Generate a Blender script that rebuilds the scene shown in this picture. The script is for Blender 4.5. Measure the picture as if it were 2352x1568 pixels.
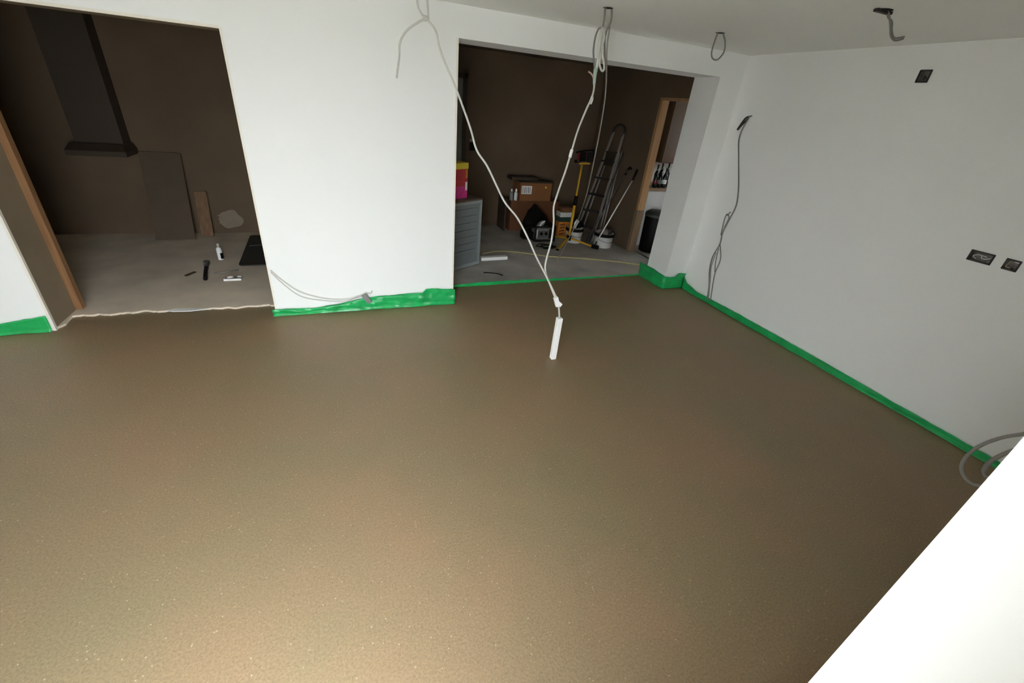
import bpy, bmesh, math, random
from mathutils import Vector, Matrix, noise

random.seed(7)
for o in list(bpy.data.objects):
    bpy.data.objects.remove(o)
scene = bpy.context.scene
C = scene.collection

# ------------------------------------------------------------------ camera
F_PX, YAW, PITCH, ROLL, CAM_H = 981.86, 0.4059, -0.5071, 0.1000, 1.8043
cam = bpy.data.cameras.new('camera')
cam.sensor_fit = 'HORIZONTAL'
cam.sensor_width = 36.0
cam.lens = 36.0 * F_PX / 2352.0
cam.clip_start = 0.02
cam_o = bpy.data.objects.new('camera', cam)
C.objects.link(cam_o)
fw = Vector((math.sin(YAW) * math.cos(PITCH), math.cos(YAW) * math.cos(PITCH), math.sin(PITCH)))
r0 = Vector((math.cos(YAW), -math.sin(YAW), 0))
u0 = r0.cross(fw)
rt = r0 * math.cos(ROLL) + u0 * math.sin(ROLL)
up = -r0 * math.sin(ROLL) + u0 * math.cos(ROLL)
M = Matrix((rt, up, -fw)).transposed().to_4x4()
M.translation = Vector((0, 0, CAM_H))
cam_o.matrix_world = M
scene.camera = cam_o

# ------------------------------------------------------------------ world: even overcast sky
w = bpy.data.worlds.new('overcast_sky')
scene.world = w
w.use_nodes = True
bg = w.node_tree.nodes['Background']
bg.inputs['Color'].default_value = (0.89, 0.95, 1.0, 1)
bg.inputs['Strength'].default_value = 5.9

scene.view_settings.view_transform = 'Standard'
scene.view_settings.look = 'None'
scene.view_settings.gamma = 1.0
scene.view_settings.exposure = 1.93
scene.view_settings.use_curve_mapping = False
scene.cycles.max_bounces = 10
scene.cycles.diffuse_bounces = 7
scene.cycles.use_denoising = True

# ------------------------------------------------------------------ materials
def lin(c):
    return tuple(((v / 255) / 12.92 if v / 255 <= 0.04045 else ((v / 255 + 0.055) / 1.055) ** 2.4) for v in c)

MATS = {}
def mat(name, rgb, rough=0.6, metal=0.0, var=0.0, scale=6.0, bump=0.0, bscale=80.0, coat=0.0, spec=0.5):
    """plain procedural material: colour varied by noise, optional fine relief"""
    if name in MATS:
        return MATS[name]
    m = bpy.data.materials.new(name)
    m.use_nodes = True
    nt = m.node_tree
    b = nt.nodes['Principled BSDF']
    b.inputs['Roughness'].default_value = rough
    b.inputs['Metallic'].default_value = metal
    b.inputs['Specular IOR Level'].default_value = spec
    b.inputs['Coat Weight'].default_value = coat
    c = lin(rgb)
    tc = nt.nodes.new('ShaderNodeTexCoord')
    if var > 0:
        n = nt.nodes.new('ShaderNodeTexNoise')
        n.inputs['Scale'].default_value = scale
        n.inputs['Detail'].default_value = 5
        nt.links.new(tc.outputs['Object'], n.inputs['Vector'])
        r = nt.nodes.new('ShaderNodeValToRGB')
        r.color_ramp.elements[0].position = 0.3
        r.color_ramp.elements[1].position = 0.7
        r.color_ramp.elements[0].color = tuple(v * (1 - var) for v in c) + (1,)
        r.color_ramp.elements[1].color = tuple(min(1, v * (1 + var)) for v in c) + (1,)
        nt.links.new(n.outputs['Fac'], r.inputs['Fac'])
        nt.links.new(r.outputs['Color'], b.inputs['Base Color'])
    else:
        b.inputs['Base Color'].default_value = c + (1,)
    if bump > 0:
        n2 = nt.nodes.new('ShaderNodeTexNoise')
        n2.inputs['Scale'].default_value = bscale
        n2.inputs['Detail'].default_value = 4
        nt.links.new(tc.outputs['Object'], n2.inputs['Vector'])
        bp = nt.nodes.new('ShaderNodeBump')
        bp.inputs['Strength'].default_value = bump
        bp.inputs['Distance'].default_value = 0.01
        nt.links.new(n2.outputs['Fac'], bp.inputs['Height'])
        nt.links.new(bp.outputs['Normal'], b.inputs['Normal'])
    MATS[name] = m
    return m

def screed_material():
    m = bpy.data.materials.new('damp_sand_screed')
    m.use_nodes = True
    nt = m.node_tree
    b = nt.nodes['Principled BSDF']
    N = nt.nodes.new
    L = nt.links.new
    tc = N('ShaderNodeTexCoord')
    def nz(scale, det, rough=0.55):
        n = N('ShaderNodeTexNoise')
        n.inputs['Scale'].default_value = scale
        n.inputs['Detail'].default_value = det
        n.inputs['Roughness'].default_value = rough
        L(tc.outputs['Object'], n.inputs['Vector'])
        return n
    # broad damp blotches, greener and redder sand
    n1 = nz(1.1, 4)
    r1 = N('ShaderNodeValToRGB')
    e = r1.color_ramp.elements
    e[0].position, e[1].position = 0.32, 0.68
    e[0].color = lin((132, 119, 90)) + (1,)
    e[1].color = lin((146, 120, 92)) + (1,)
    L(n1.outputs['Fac'], r1.inputs['Fac'])
    # fine sand grain
    n2 = nz(105, 6, 0.85)
    r2 = N('ShaderNodeValToRGB')
    e = r2.color_ramp.elements
    e[0].position, e[1].position = 0.34, 0.70
    e[0].color = (0.64, 0.63, 0.62, 1)
    e[1].color = (1.34, 1.335, 1.32, 1)
    L(n2.outputs['Fac'], r2.inputs['Fac'])
    mx = N('ShaderNodeMix')
    mx.data_type = 'RGBA'
    mx.blend_type = 'MULTIPLY'
    mx.inputs['Factor'].default_value = 1
    L(r1.outputs['Color'], mx.inputs['A'])
    L(r2.outputs['Color'], mx.inputs['B'])
    # scattered pale specks: glints of wet sand painted into the colour
    v = N('ShaderNodeTexVoronoi')
    v.inputs['Scale'].default_value = 110
    L(tc.outputs['Object'], v.inputs['Vector'])
    sep = N('ShaderNodeSeparateColor')
    L(v.outputs['Color'], sep.inputs['Color'])
    gt = N('ShaderNodeMath'); gt.operation = 'GREATER_THAN'; gt.inputs[1].default_value = 0.98
    L(sep.outputs['Red'], gt.inputs[0])
    lt = N('ShaderNodeMath'); lt.operation = 'LESS_THAN'; lt.inputs[1].default_value = 0.3
    L(v.outputs['Distance'], lt.inputs[0])
    an = N('ShaderNodeMath'); an.operation = 'MULTIPLY'
    L(gt.outputs[0], an.inputs[0]); L(lt.outputs[0], an.inputs[1])
    mx2 = N('ShaderNodeMix')
    mx2.data_type = 'RGBA'
    L(an.outputs[0], mx2.inputs['Factor'])
    L(mx.outputs['Result'], mx2.inputs['A'])
    mx2.inputs['B'].default_value = lin((178, 160, 128)) + (1,)
    L(mx2.outputs['Result'], b.inputs['Base Color'])
    b.inputs['Roughness'].default_value = 0.52
    b.inputs['Specular IOR Level'].default_value = 0.5
    bp = N('ShaderNodeBump')
    bp.inputs['Strength'].default_value = 0.22
    bp.inputs['Distance'].default_value = 0.006
    n3 = nz(110, 4, 0.65)
    L(n3.outputs['Fac'], bp.inputs['Height'])
    L(bp.outputs['Normal'], b.inputs['Normal'])
    return m

def wood_material(name, rgb_a, rgb_b, rough=0.7):
    m = bpy.data.materials.new(name)
    m.use_nodes = True
    nt = m.node_tree
    b = nt.nodes['Principled BSDF']
    tc = nt.nodes.new('ShaderNodeTexCoord')
    mp = nt.nodes.new('ShaderNodeMapping')
    mp.inputs['Scale'].default_value = (30, 30, 1.5)
    n = nt.nodes.new('ShaderNodeTexNoise')
    n.inputs['Scale'].default_value = 1.6
    n.inputs['Detail'].default_value = 6
    r = nt.nodes.new('ShaderNodeValToRGB')
    r.color_ramp.elements[0].color = lin(rgb_a) + (1,)
    r.color_ramp.elements[1].color = lin(rgb_b) + (1,)
    r.color_ramp.elements[0].position = 0.3
    r.color_ramp.elements[1].position = 0.7
    nt.links.new(tc.outputs['Object'], mp.inputs['Vector'])
    nt.links.new(mp.outputs['Vector'], n.inputs['Vector'])
    nt.links.new(n.outputs['Fac'], r.inputs['Fac'])
    nt.links.new(r.outputs['Color'], b.inputs['Base Color'])
    b.inputs['Roughness'].default_value = rough
    MATS[name] = m
    return m

SCREED = screed_material()
WHITE = mat('white_matt_paint', (244, 245, 243), 0.75, var=0.012, scale=1.2)
CEIL = mat('white_ceiling_paint', (244, 245, 242), 0.85, var=0.015, scale=1.2)
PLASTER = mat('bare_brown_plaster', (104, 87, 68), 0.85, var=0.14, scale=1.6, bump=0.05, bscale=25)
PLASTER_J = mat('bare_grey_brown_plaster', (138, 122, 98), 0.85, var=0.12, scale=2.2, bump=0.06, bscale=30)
CONCRETE_L = mat('pale_dusty_concrete', (224, 210, 190), 0.85, var=0.14, scale=2.6, bump=0.1, bscale=30)
CONCRETE = mat('dusty_concrete', (178, 174, 165), 0.85, var=0.2, scale=2.6, bump=0.1, bscale=30)
BOUNCE_GROUND = mat('pale_bounce_ground', (176, 175, 170), 0.9, var=0.1)
BEAD = mat('cream_plaster_bead', (240, 234, 222), 0.6)
TIMBER = wood_material('pine_timber', (166, 124, 84), (190, 150, 106))
TIMBER_DARK = wood_material('dark_pine_timber', (128, 90, 56), (152, 112, 74))
TIMBER_OLD = wood_material('old_brown_timber', (112, 92, 70), (142, 118, 90))
GREEN = mat('green_plastic_film', (32, 172, 92), 0.32, var=0.22, scale=7, bump=0.2, bscale=26)
CABLE = mat('pale_grey_cable', (206, 205, 198), 0.5)
CABLE_G = mat('grey_cable', (128, 128, 124), 0.5)
CABLE_L = mat('light_grey_sheathed_cable', (146, 144, 138), 0.5)
CABLE_T = mat('thin_grey_wire', (150, 146, 138), 0.5)
WPLAST = mat('white_plastic', (244, 244, 242), 0.4)
BLACK = mat('black_plastic', (8, 8, 7), 0.6, spec=0.2)
DGREY = mat('dark_grey_metal', (58, 56, 54), 0.5, metal=0.3)
HOLE_SHADE = mat('painted_hole_shade', (38, 34, 28), 0.9)
GALV = mat('galvanised_steel', (120, 119, 118), 0.45, metal=0.7, var=0.2, scale=40)
GALV_D = mat('dull_galvanised_steel', (138, 132, 126), 0.5, metal=0.3, var=0.3, scale=40)
ALU = mat('dull_aluminium', (176, 170, 160), 0.45, metal=0.6)
YELLOW = mat('yellow_painted_steel', (216, 164, 30), 0.45)
CARD = mat('brown_cardboard', (140, 92, 54), 0.85, var=0.08)
CARD_D = mat('dark_brown_cardboard', (104, 64, 38), 0.85, var=0.08)
RED = mat('dark_red_plastic', (140, 32, 34), 0.5)
REDB = mat('red_print', (190, 34, 40), 0.5, var=0.2, scale=30)
MAG = mat('magenta_print', (212, 40, 132), 0.5, var=0.2, scale=30)
YELP = mat('yellow_print', (224, 200, 40), 0.5)
ORANGE = mat('orange_print', (206, 124, 44), 0.6, var=0.15, scale=20)
GREYM = mat('mid_grey_enamel', (112, 118, 118), 0.45)
GREYM2 = mat('pale_grey_enamel', (136, 142, 141), 0.45)
BOARD_D = mat('dark_grey_board', (90, 76, 60), 0.8, var=0.08)
BOARD_B = wood_material('brown_board', (112, 84, 60), (134, 102, 72))
HOODM = mat('dark_brown_hood_paint', (62, 50, 36), 0.6)
RUBBER = mat('dark_slate_sheet', (50, 53, 50), 0.6)
BRONZE = mat('brown_cabinet_front', (84, 58, 28), 0.55)
WORKT = mat('brown_worktop', (150, 122, 96), 0.5)
FILLER = mat('pale_filler', (140, 128, 110), 0.9, var=0.06, scale=12)
CORDY = mat('pale_yellow_cord', (186, 176, 120), 0.6)
SILVER = mat('silver_cast_metal', (166, 166, 162), 0.45, metal=0.6, var=0.15, scale=25)
GLASSG = mat('dark_green_bottle', (20, 26, 20), 0.15)
GLASSR = mat('dark_red_bottle', (110, 28, 34), 0.2)

# ------------------------------------------------------------------ mesh helpers
class MB:
    def __init__(self):
        self.v, self.f, self.mi, self.sm = [], [], [], []
    def add(self, vs, fs, mi=0, smooth=False):
        o = len(self.v)
        self.v += [tuple(p) for p in vs]
        self.f += [tuple(i + o for i in f) for f in fs]
        self.mi += [mi] * len(fs)
        self.sm += [smooth] * len(fs)
        return self
    def box(self, x0, x1, y0, y1, z0, z1, mi=0, rz=0.0, pivot=None, mats6=None):
        vs = [Vector((x, y, z)) for z in (z0, z1) for y in (y0, y1) for x in (x0, x1)]
        if rz:
            pv = Vector(pivot or ((x0 + x1) / 2, (y0 + y1) / 2, 0))
            R = Matrix.Rotation(rz, 3, 'Z')
            vs = [R @ (p - pv) + pv for p in vs]
        fs = [(0, 2, 3, 1), (4, 5, 7, 6), (0, 1, 5, 4), (2, 6, 7, 3), (0, 4, 6, 2), (1, 3, 7, 5)]
        self.add(vs, fs, mi)
        if mats6:                       # -z +z -y +y -x +x
            self.mi[-6:] = list(mats6)
        return self
    def obox(self, a, b, wv, tv, mi=0):
        """box between points a and b with half-width vector wv and half-thickness vector tv"""
        a, b, wv, tv = Vector(a), Vector(b), Vector(wv), Vector(tv)
        vs = []
        for p in (a, b):
            vs += [p - wv - tv, p + wv - tv, p + wv + tv, p - wv + tv]
        self.add(vs, [(3, 2, 1, 0), (4, 5, 6, 7), (0, 1, 5, 4), (1, 2, 6, 5), (2, 3, 7, 6), (3, 0, 4, 7)], mi)
        return self
    def tube(self, pts, r, n=8, mi=0, smooth_path=True, flat=1.0, sub=5):
        P = [Vector(p) for p in pts]
        if smooth_path and len(P) > 2:
            Q = []
            for i in range(len(P) - 1):
                p0, p1, p2, p3 = P[max(i - 1, 0)], P[i], P[i + 1], P[min(i + 2, len(P) - 1)]
                for k in range(sub):
                    t = k / sub
                    Q.append(0.5 * ((2 * p1) + (p2 - p0) * t + (2 * p0 - 5 * p1 + 4 * p2 - p3) * t * t + (3 * p1 - p0 - 3 * p2 + p3) * t ** 3))
            Q.append(P[-1])
            P = Q
        rad = r if callable(r) else (lambda t: r)
        t0 = (P[1] - P[0]).normalized()
        nrm = t0.cross(Vector((0, 0, 1)))
        if nrm.length < 1e-3:
            nrm = t0.cross(Vector((1, 0, 0)))
        nrm.normalize()
        vs, fs = [], []
        for i, p in enumerate(P):
            t = (P[min(i + 1, len(P) - 1)] - P[max(i - 1, 0)])
            t = t.normalized() if t.length > 1e-9 else t0
            nrm = nrm - t * nrm.dot(t)
            if nrm.length < 1e-6:
                nrm = t.orthogonal()
            nrm.normalize()
            bn = t.cross(nrm)
            rr = rad(i / (len(P) - 1))
            for k in range(n):
                a = 2 * math.pi * k / n
                vs.append(p + nrm * math.cos(a) * rr + bn * math.sin(a) * rr * flat)
        for i in range(len(P) - 1):
            for k in range(n):
                a, b2 = i * n + k, i * n + (k + 1) % n
                fs.append((a, b2, b2 + n, a + n))
        m = len(P)
        fs.append(tuple(reversed(range(n))))
        fs.append(tuple(range((m - 1) * n, m * n)))
        self.add(vs, fs, mi, True)
        return self
    def lathe(self, cx, cy, prof, n=24, mi=0, cap=True):
        vs, fs = [], []
        for (r, z) in prof:
            for k in range(n):
                a = 2 * math.pi * k / n
                vs.append((cx + r * math.cos(a), cy + r * math.sin(a), z))
        for i in range(len(prof) - 1):
            for k in range(n):
                a, b2 = i * n + k, i * n + (k + 1) % n
                fs.append((a, b2, b2 + n, a + n))
        if cap:
            fs.append(tuple(reversed(range(n))))
            fs.append(tuple(range((len(prof) - 1) * n, len(prof) * n)))
        self.add(vs, fs, mi, True)
        return self
    def prism(self, poly, z0, z1, mi=0):
        n = len(poly)
        vs = [(x, y, z0) for x, y in poly] + [(x, y, z1) for x, y in poly]
        fs = [tuple(reversed(range(n))), tuple(range(n, 2 * n))]
        fs += [(i, (i + 1) % n, (i + 1) % n + n, i + n) for i in range(n)]
        self.add(vs, fs, mi)
        return self
    def blob(self, c, s, seed=0, amp=0.15, fr=4.0, mi=0, nu=20, nv=12, zmin=None):
        vs, fs = [], []
        for j in range(nv + 1):
            th = math.pi * j / nv
            for i in range(nu):
                ph = 2 * math.pi * i / nu
                d = Vector((math.sin(th) * math.cos(ph), math.sin(th) * math.sin(ph), math.cos(th)))
                k = 1 + amp * noise.noise(d * fr * 0.5 + Vector((seed, seed * 1.7, 0)))
                p = Vector((c[0] + d.x * s[0] * k, c[1] + d.y * s[1] * k, c[2] + d.z * s[2] * k))
                if zmin is not None:
                    p.z = max(p.z, zmin)
                vs.append(p)
        for j in range(nv):
            for i in range(nu):
                a, b2 = j * nu + i, j * nu + (i + 1) % nu
                fs.append((a, a + nu, b2 + nu, b2))
        self.add(vs, fs, mi, True)
        return self

def obj(name, mb, mats, parent=None, bevel=0.0, solid=0.0):
    me = bpy.data.meshes.new(name)
    me.from_pydata(mb.v, [], mb.f)
    if not isinstance(mats, (list, tuple)):
        mats = [mats]
    for m in mats:
        me.materials.append(m)
    for p, mi, s in zip(me.polygons, mb.mi, mb.sm):
        p.material_index = mi
        p.use_smooth = s
    bm = bmesh.new()
    bm.from_mesh(me)
    bmesh.ops.remove_doubles(bm, verts=bm.verts, dist=1e-6)
    bmesh.ops.recalc_face_normals(bm, faces=bm.faces)
    bm.to_mesh(me)
    bm.free()
    o = bpy.data.objects.new(name, me)
    C.objects.link(o)
    if solid:
        s = o.modifiers.new('thickness', 'SOLIDIFY')
        s.thickness = solid
        s.offset = 0
    if bevel:
        b = o.modifiers.new('bevel', 'BEVEL')
        b.width = bevel
        b.segments = 2
        b.limit_method = 'ANGLE'
    if parent is not None:
        o.parent = parent
        o.matrix_parent_inverse = parent.matrix_world.inverted()
    return o

def thing(name, label, cat, loc=(0, 0, 0), group=None):
    o = bpy.data.objects.new(name, None)
    o.empty_display_size = 0.05
    C.objects.link(o)
    o.location = loc
    o.matrix_world = Matrix.Translation(loc)
    return tag(o, label, cat, group)

def tag(o, label, cat, group=None, kind=None):
    o['label'] = label
    o['category'] = cat
    if group:
        o['group'] = group
    if kind:
        o['kind'] = kind
    return o

def struct(name, mb, mats, label=None, cat=None, parent=None, bevel=0.0):
    o = obj(name, mb, mats, parent, bevel)
    if parent is None:
        o['kind'] = 'structure'
        o['label'] = label
        o['category'] = cat
    return o

# ------------------------------------------------------------------ room dimensions
H = 2.40                    # ceiling
YB, YB2 = 3.851, 4.21       # white back wall, its rear face
XR = 3.849                  # right wall
XL = -3.30                  # left wall
XP0, XP1 = -0.607, 0.9625   # pier between the openings
XJ = 3.558                  # right jamb of the right opening
XO = -2.1017                # left jamb of the left opening
ZR, ZL = 2.1955, 2.064      # heads of right and left opening
XN, YN = 0.45, 0.087        # end of the front wall beside the camera
YF = -0.06                  # inner face of the doorway wall
XN2, XN3 = -1.00, -0.03     # the doorway behind the camera
ZN = 2.00                   # head of the front opening
YRL, YRR = 6.42, 6.75       # rear walls of the dark room (left, right part)
XS = 4.00                   # right wall of the dark room
XSL = -3.60

# ------------------------------------------------------------------ setting
g = MB()
g.add([(XL, YF, 0), (XR, YF, 0), (XR, YB, 0), (XL, YB, 0)], [(0, 1, 2, 3)])
g.add([(XO, YB, 0), (XP0, YB, 0), (XP0, YB2, 0), (XO, YB2, 0)], [(0, 1, 2, 3)])
g.add([(XP1, YB, 0), (XJ, YB, 0), (XJ, 4.45, 0), (XP1, 4.45, 0)], [(0, 1, 2, 3)])
floor = struct('floor', g, SCREED, 'freshly laid damp brown sand screed floor of the white room', 'floor')

def ragged(x0, x1, y, amp, step, seed):
    n = max(2, int((x1 - x0) / step))
    out = []
    for i in range(n + 1):
        x = x0 + (x1 - x0) * i / n
        out.append((x, y(x) + amp * noise.noise(Vector((x * 9, seed, 0))) + 0.4 * amp * noise.noise(Vector((x * 31, seed, 3)))))
    return out
front = ragged(XO, XP0, lambda x: 4.075 - 0.03 * max(0, (x - XO) - 0.5), 0.050, 0.02, 2.0)
poly = [(XO, 3.87), (XO + 0.03, 3.93), (XO + 0.02, 4.03)] + front[1:] + [(XP0, YB2), (0.1, YB2), (0.1, YRL), (XSL, YRL), (XSL, YB2), (XO, YB2)]
slab = MB().prism(poly, -0.08, 0.016)
e2 = ragged(XP1, XJ, lambda x: 4.262 + 0.022 * (x - XP1), 0.006, 0.06, 5.0)
poly2 = e2 + [(XJ, YB2 + 0.14), (XS + 0.14, 4.35), (XS + 0.14, YRR), (0.1, YRR), (0.1, YB2), (XP1, YB2)]
slab.prism(poly2, -0.08, 0.012, 1)
struct('floor', slab, [CONCRETE_L, CONCRETE], 'dusty bare grey concrete floor of the dark rear room', 'floor')

c = MB().box(XL - .1, XR + .1, YF - .06, YB, H, H + 0.1)
ceiling = struct('ceiling', c, CEIL, 'white painted ceiling with cable holes', 'ceiling')
c = MB().box(XSL - .1, XS + 2.3, YB2, YRR + .1, H, H + 0.1)
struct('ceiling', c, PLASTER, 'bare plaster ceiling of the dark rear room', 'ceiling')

# back wall: 0 white, 1 rear plaster, 2 grey-brown jamb
wb = MB()
def wbox(x0, x1, z0, z1, left=0, right=0, under=0):
    wb.box(x0, x1, YB, YB2, z0, z1, mats6=(under, 0, 0, 1, left, right))
wbox(XL - .4, XO, 0, H, 0, 2)
wbox(XO, XP0, ZL, H, 0, 0, 2)
wbox(XP0, XP1, 0, H, 0, 0)
wbox(XP1, XJ, ZR, H)
wbox(XJ, XS + .14, 0, H, 0, 0)
wall_back = struct('wall_back', wb, [WHITE, PLASTER, PLASTER_J], 'white painted back wall with two wide openings and a pier', 'wall')

# right wall with three recessed socket holes
holes = [(2.224, 2.298, 2.174, 2.247), (1.370, 1.492, 1.166, 1.231), (1.242, 1.312, 1.167, 1.232)]
wr = MB()
ys = sorted({YF, YB} | {h[0] for h in holes} | {h[1] for h in holes})
zs = sorted({0, H} | {h[2] for h in holes} | {h[3] for h in holes})
for i in range(len(ys) - 1):
    for k in range(len(zs) - 1):
        cy, cz = (ys[i] + ys[i + 1]) / 2, (zs[k] + zs[k + 1]) / 2
        if any(h[0] < cy < h[1] and h[2] < cz < h[3] for h in holes):
            continue
        wr.add([(XR, ys[i], zs[k]), (XR, ys[i + 1], zs[k]), (XR, ys[i + 1], zs[k + 1]), (XR, ys[i], zs[k + 1])], [(0, 1, 2, 3)])
wr.add([(XR + .12, YF, 0), (XR + .12, YB, 0), (XR + .12, YB, H), (XR + .12, YF, H)], [(3, 2, 1, 0)])
struct('wall_right', wr, WHITE, 'white painted right wall with socket boxes and a cable', 'wall')
struct('wall_left', MB().box(XL - .1, XL, YF, YB, 0, H), WHITE, 'white left wall of the room', 'wall')

wf = MB()
wf.box(XN, XR + .12, YF - .06, YN, 0, H)
wf.box(XN3, XN, YF - .06, YF, 0, H)  # unseen closed panel added to keep daylight off the right floor
wf.box(XN2, XN3, YF - .06, YF, ZN, H)
wf.box(XL - .1, XN2, YF - .06, YF, 0, H)
struct('wall_front', wf, WHITE, 'white wall end of the doorway close to the camera', 'wall')
struct('ground', MB().add([(-30, -40, -.16), (30, -40, -.16), (30, YF - .05, -.16), (-30, YF - .05, -.16)], [(0, 1, 2, 3)]), BOUNCE_GROUND,
       'unseen grey ground added outside the doorway to bounce daylight', 'ground')  # unseen plane added to block the low sky and bounce daylight upwards

# dark rear room shell
rw = MB().box(XSL - .1, 0.1, YRL, YRL + .1, 0, H).box(0.1, 0.2, YRL, YRR + .1, 0, H).box(0.2, XS + .14, YRR, YRR + .1, 0, H)
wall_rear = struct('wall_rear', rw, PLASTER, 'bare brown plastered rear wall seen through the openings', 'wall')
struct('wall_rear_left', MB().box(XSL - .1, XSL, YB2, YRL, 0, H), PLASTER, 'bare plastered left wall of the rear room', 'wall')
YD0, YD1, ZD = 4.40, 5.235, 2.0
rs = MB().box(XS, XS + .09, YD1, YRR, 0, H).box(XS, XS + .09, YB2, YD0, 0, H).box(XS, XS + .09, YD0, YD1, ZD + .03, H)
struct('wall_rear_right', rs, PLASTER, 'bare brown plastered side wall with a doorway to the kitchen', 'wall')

# patch of pale filler on the rear wall
pp = MB()
ring = []
for k in range(26):
    a = 2 * math.pi * k / 26
    rr = 1 + 0.28 * noise.noise(Vector((math.cos(a) * 1.4, math.sin(a) * 1.4, 4)))
    ring.append((-1.325 + 0.125 * rr * math.cos(a), 0.185 + 0.12 * rr * math.sin(a)))
pp.add([(x, YRL - .004, z) for x, z in ring] + [(x, YRL + .002, z) for x, z in ring],
       [tuple(range(26))] + [(i, (i + 1) % 26, (i + 1) % 26 + 26, i + 26) for i in range(26)])
for q, (x, z, wd) in enumerate([(-1.41, .235, .09), (-1.40, .19, .11), (-1.41, .145, .08)]):
    pp.obox((x - wd / 2, YRL - .003, z), (x + wd / 2, YRL - .003, z + .012), (0, 0, .008), (0, .002, 0))
obj('plaster_patch', pp, FILLER, wall_rear)

# kitchen beyond the doorway
XK, YK = 6.1, 6.08
struct('wall_kitchen_back', MB().box(XS + .09, XK, YK, YK + .1, 0, H), WHITE, 'pale kitchen wall seen through the far doorway', 'wall')
kw = MB().box(XK, XK + .1, 4.3, 4.9, 0, H).box(XK, XK + .1, 5.3, YK, 0, H).box(XK, XK + .1, 4.9, 5.3, 0, 1.4).box(XK, XK + .1, 4.9, 5.3, 1.8, H)
kw.box(XS + .09, XK + .1, 4.25, 4.35, 0, H)
struct('wall_kitchen_side', kw, WHITE, 'pale kitchen side wall with a window opening', 'wall')
struct('floor', MB().box(XS + .09, XK, 4.3, YK, -.08, 0.012), CONCRETE, 'kitchen floor beyond the far doorway', 'floor')

# door lining (timber), old lower post
door1 = MB().box(XS - .012, XS + .096, YD1 - .03, YD1 + .02, 0.62, ZD + .03).box(XS - .012, XS + .096, YD0 - .01, YD0 + .03, 0.012, ZD + .03)
door1.box(XS - .012, XS + .096, YD0, YD1, ZD, ZD + .03)
d1 = struct('door_1', door1, TIMBER, 'bare pine door lining around the kitchen doorway', 'door frame')
obj('door_post_foot', MB().box(XS - .02, XS + .096, YD1 - .034, YD1 + .03, 0.012, 0.62), TIMBER_OLD, d1, .003)

# grey door in the rear wall
dm = MB().box(1.0, 1.77, YRR - .03, YRR - .005, 0.015, 2.04)
d2 = struct('door_2', dm, mat('grey_door_paint', (128, 128, 120), .5), 'grey door in the rear wall beside the pier', 'door')
obj('door_frame', MB().box(1.77, 1.83, YRR - .05, YRR, 0.012, 2.1).box(1.0, 1.83, YRR - .05, YRR, 2.04, 2.1), HOODM, d2)

# plaster beads and timber posts at the openings
struct('trim_1', MB().box(XP0 - .006, XP0 + .008, YB - .004, YB + .03, 0.06, ZL), BEAD, 'cream corner bead up the left edge of the pier', 'trim')
struct('trim_2', MB().box(XO, XP0 - .006, YB - .004, YB + .03, ZL - .008, ZL + .008), BEAD, 'cream bead along the head of the left opening', 'trim')
struct('trim_3', MB().box(XO - .010, XO + .006, YB - .004, YB + .02, 0.0, ZL - .008), BEAD, 'cream corner bead at the left wall edge', 'trim')
struct('trim_4', MB().box(XO - .002, XO + .045, 4.185, 4.245, 0.017, ZL), TIMBER_DARK, 'bare pine post standing against the bare plaster jamb', 'post', bevel=.003)
struct('trim_5', MB().box(XP1 - .010, XP1 + .006, YB - .004, YB + .02, 0.15, ZR), BEAD, 'pale corner bead up the right edge of the pier', 'trim')

# ------------------------------------------------------------------ green edge film
def film(name, label, pts, seed, out=0.012, wob=0.012, normal_side=1, foot=0.03):
    """pts: (x, y, top_z) along the wall foot; the film stands against the wall and laps on the floor"""
    P = []
    for i in range(len(pts) - 1):
        a, b = Vector(pts[i]), Vector(pts[i + 1])
        n = max(1, int((Vector((b.x - a.x, b.y - a.y)).length) / 0.02))
        for k in range(n):
            P.append(a.lerp(b, k / n))
    P.append(Vector(pts[-1]))
    rows = 9
    vs, fs = [], []
    for i, p in enumerate(P):
        t = P[min(i + 1, len(P) - 1)] - P[max(i - 1, 0)]
        nrm = Vector((t.y, -t.x, 0)).normalized() * normal_side
        for j in range(rows):
            s = j / (rows - 1)
            q = noise.noise(Vector((p.x * 6 + p.y * 6, s * 2.2, seed)))
            q2 = noise.noise(Vector((p.x * 22 + p.y * 22, s * 5, seed + 9)))
            off = out + wob * q * (0.4 + s) + wob * .6 * q2
            u = (p.x + p.y) * 3.2
            crease = 1 - abs(noise.noise(Vector((u + s * 1.6, s * 1.1 - u * .35, seed + 4)))) * 2.2
            off += wob * .9 * max(0, crease) ** 3
            off = max(off, 0.004)
            zt = p.z * (1 + .06 * q2 * s)
            if j == 0:
                vs.append(Vector((p.x, p.y, 0.003)) + nrm * (foot * (1 + .4 * q)))
            else:
                vs.append(Vector((p.x, p.y, zt * s)) + nrm * off)
    for i in range(len(P) - 1):
        for j in range(rows - 1):
            a = i * rows + j
            fs.append((a, a + rows, a + rows + 1, a + 1))
    o = obj(name, MB().add(vs, fs, 0, True), GREEN, None, solid=0.002)
    return tag(o, label, 'plastic film', 'green edge film round the screed')

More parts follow.
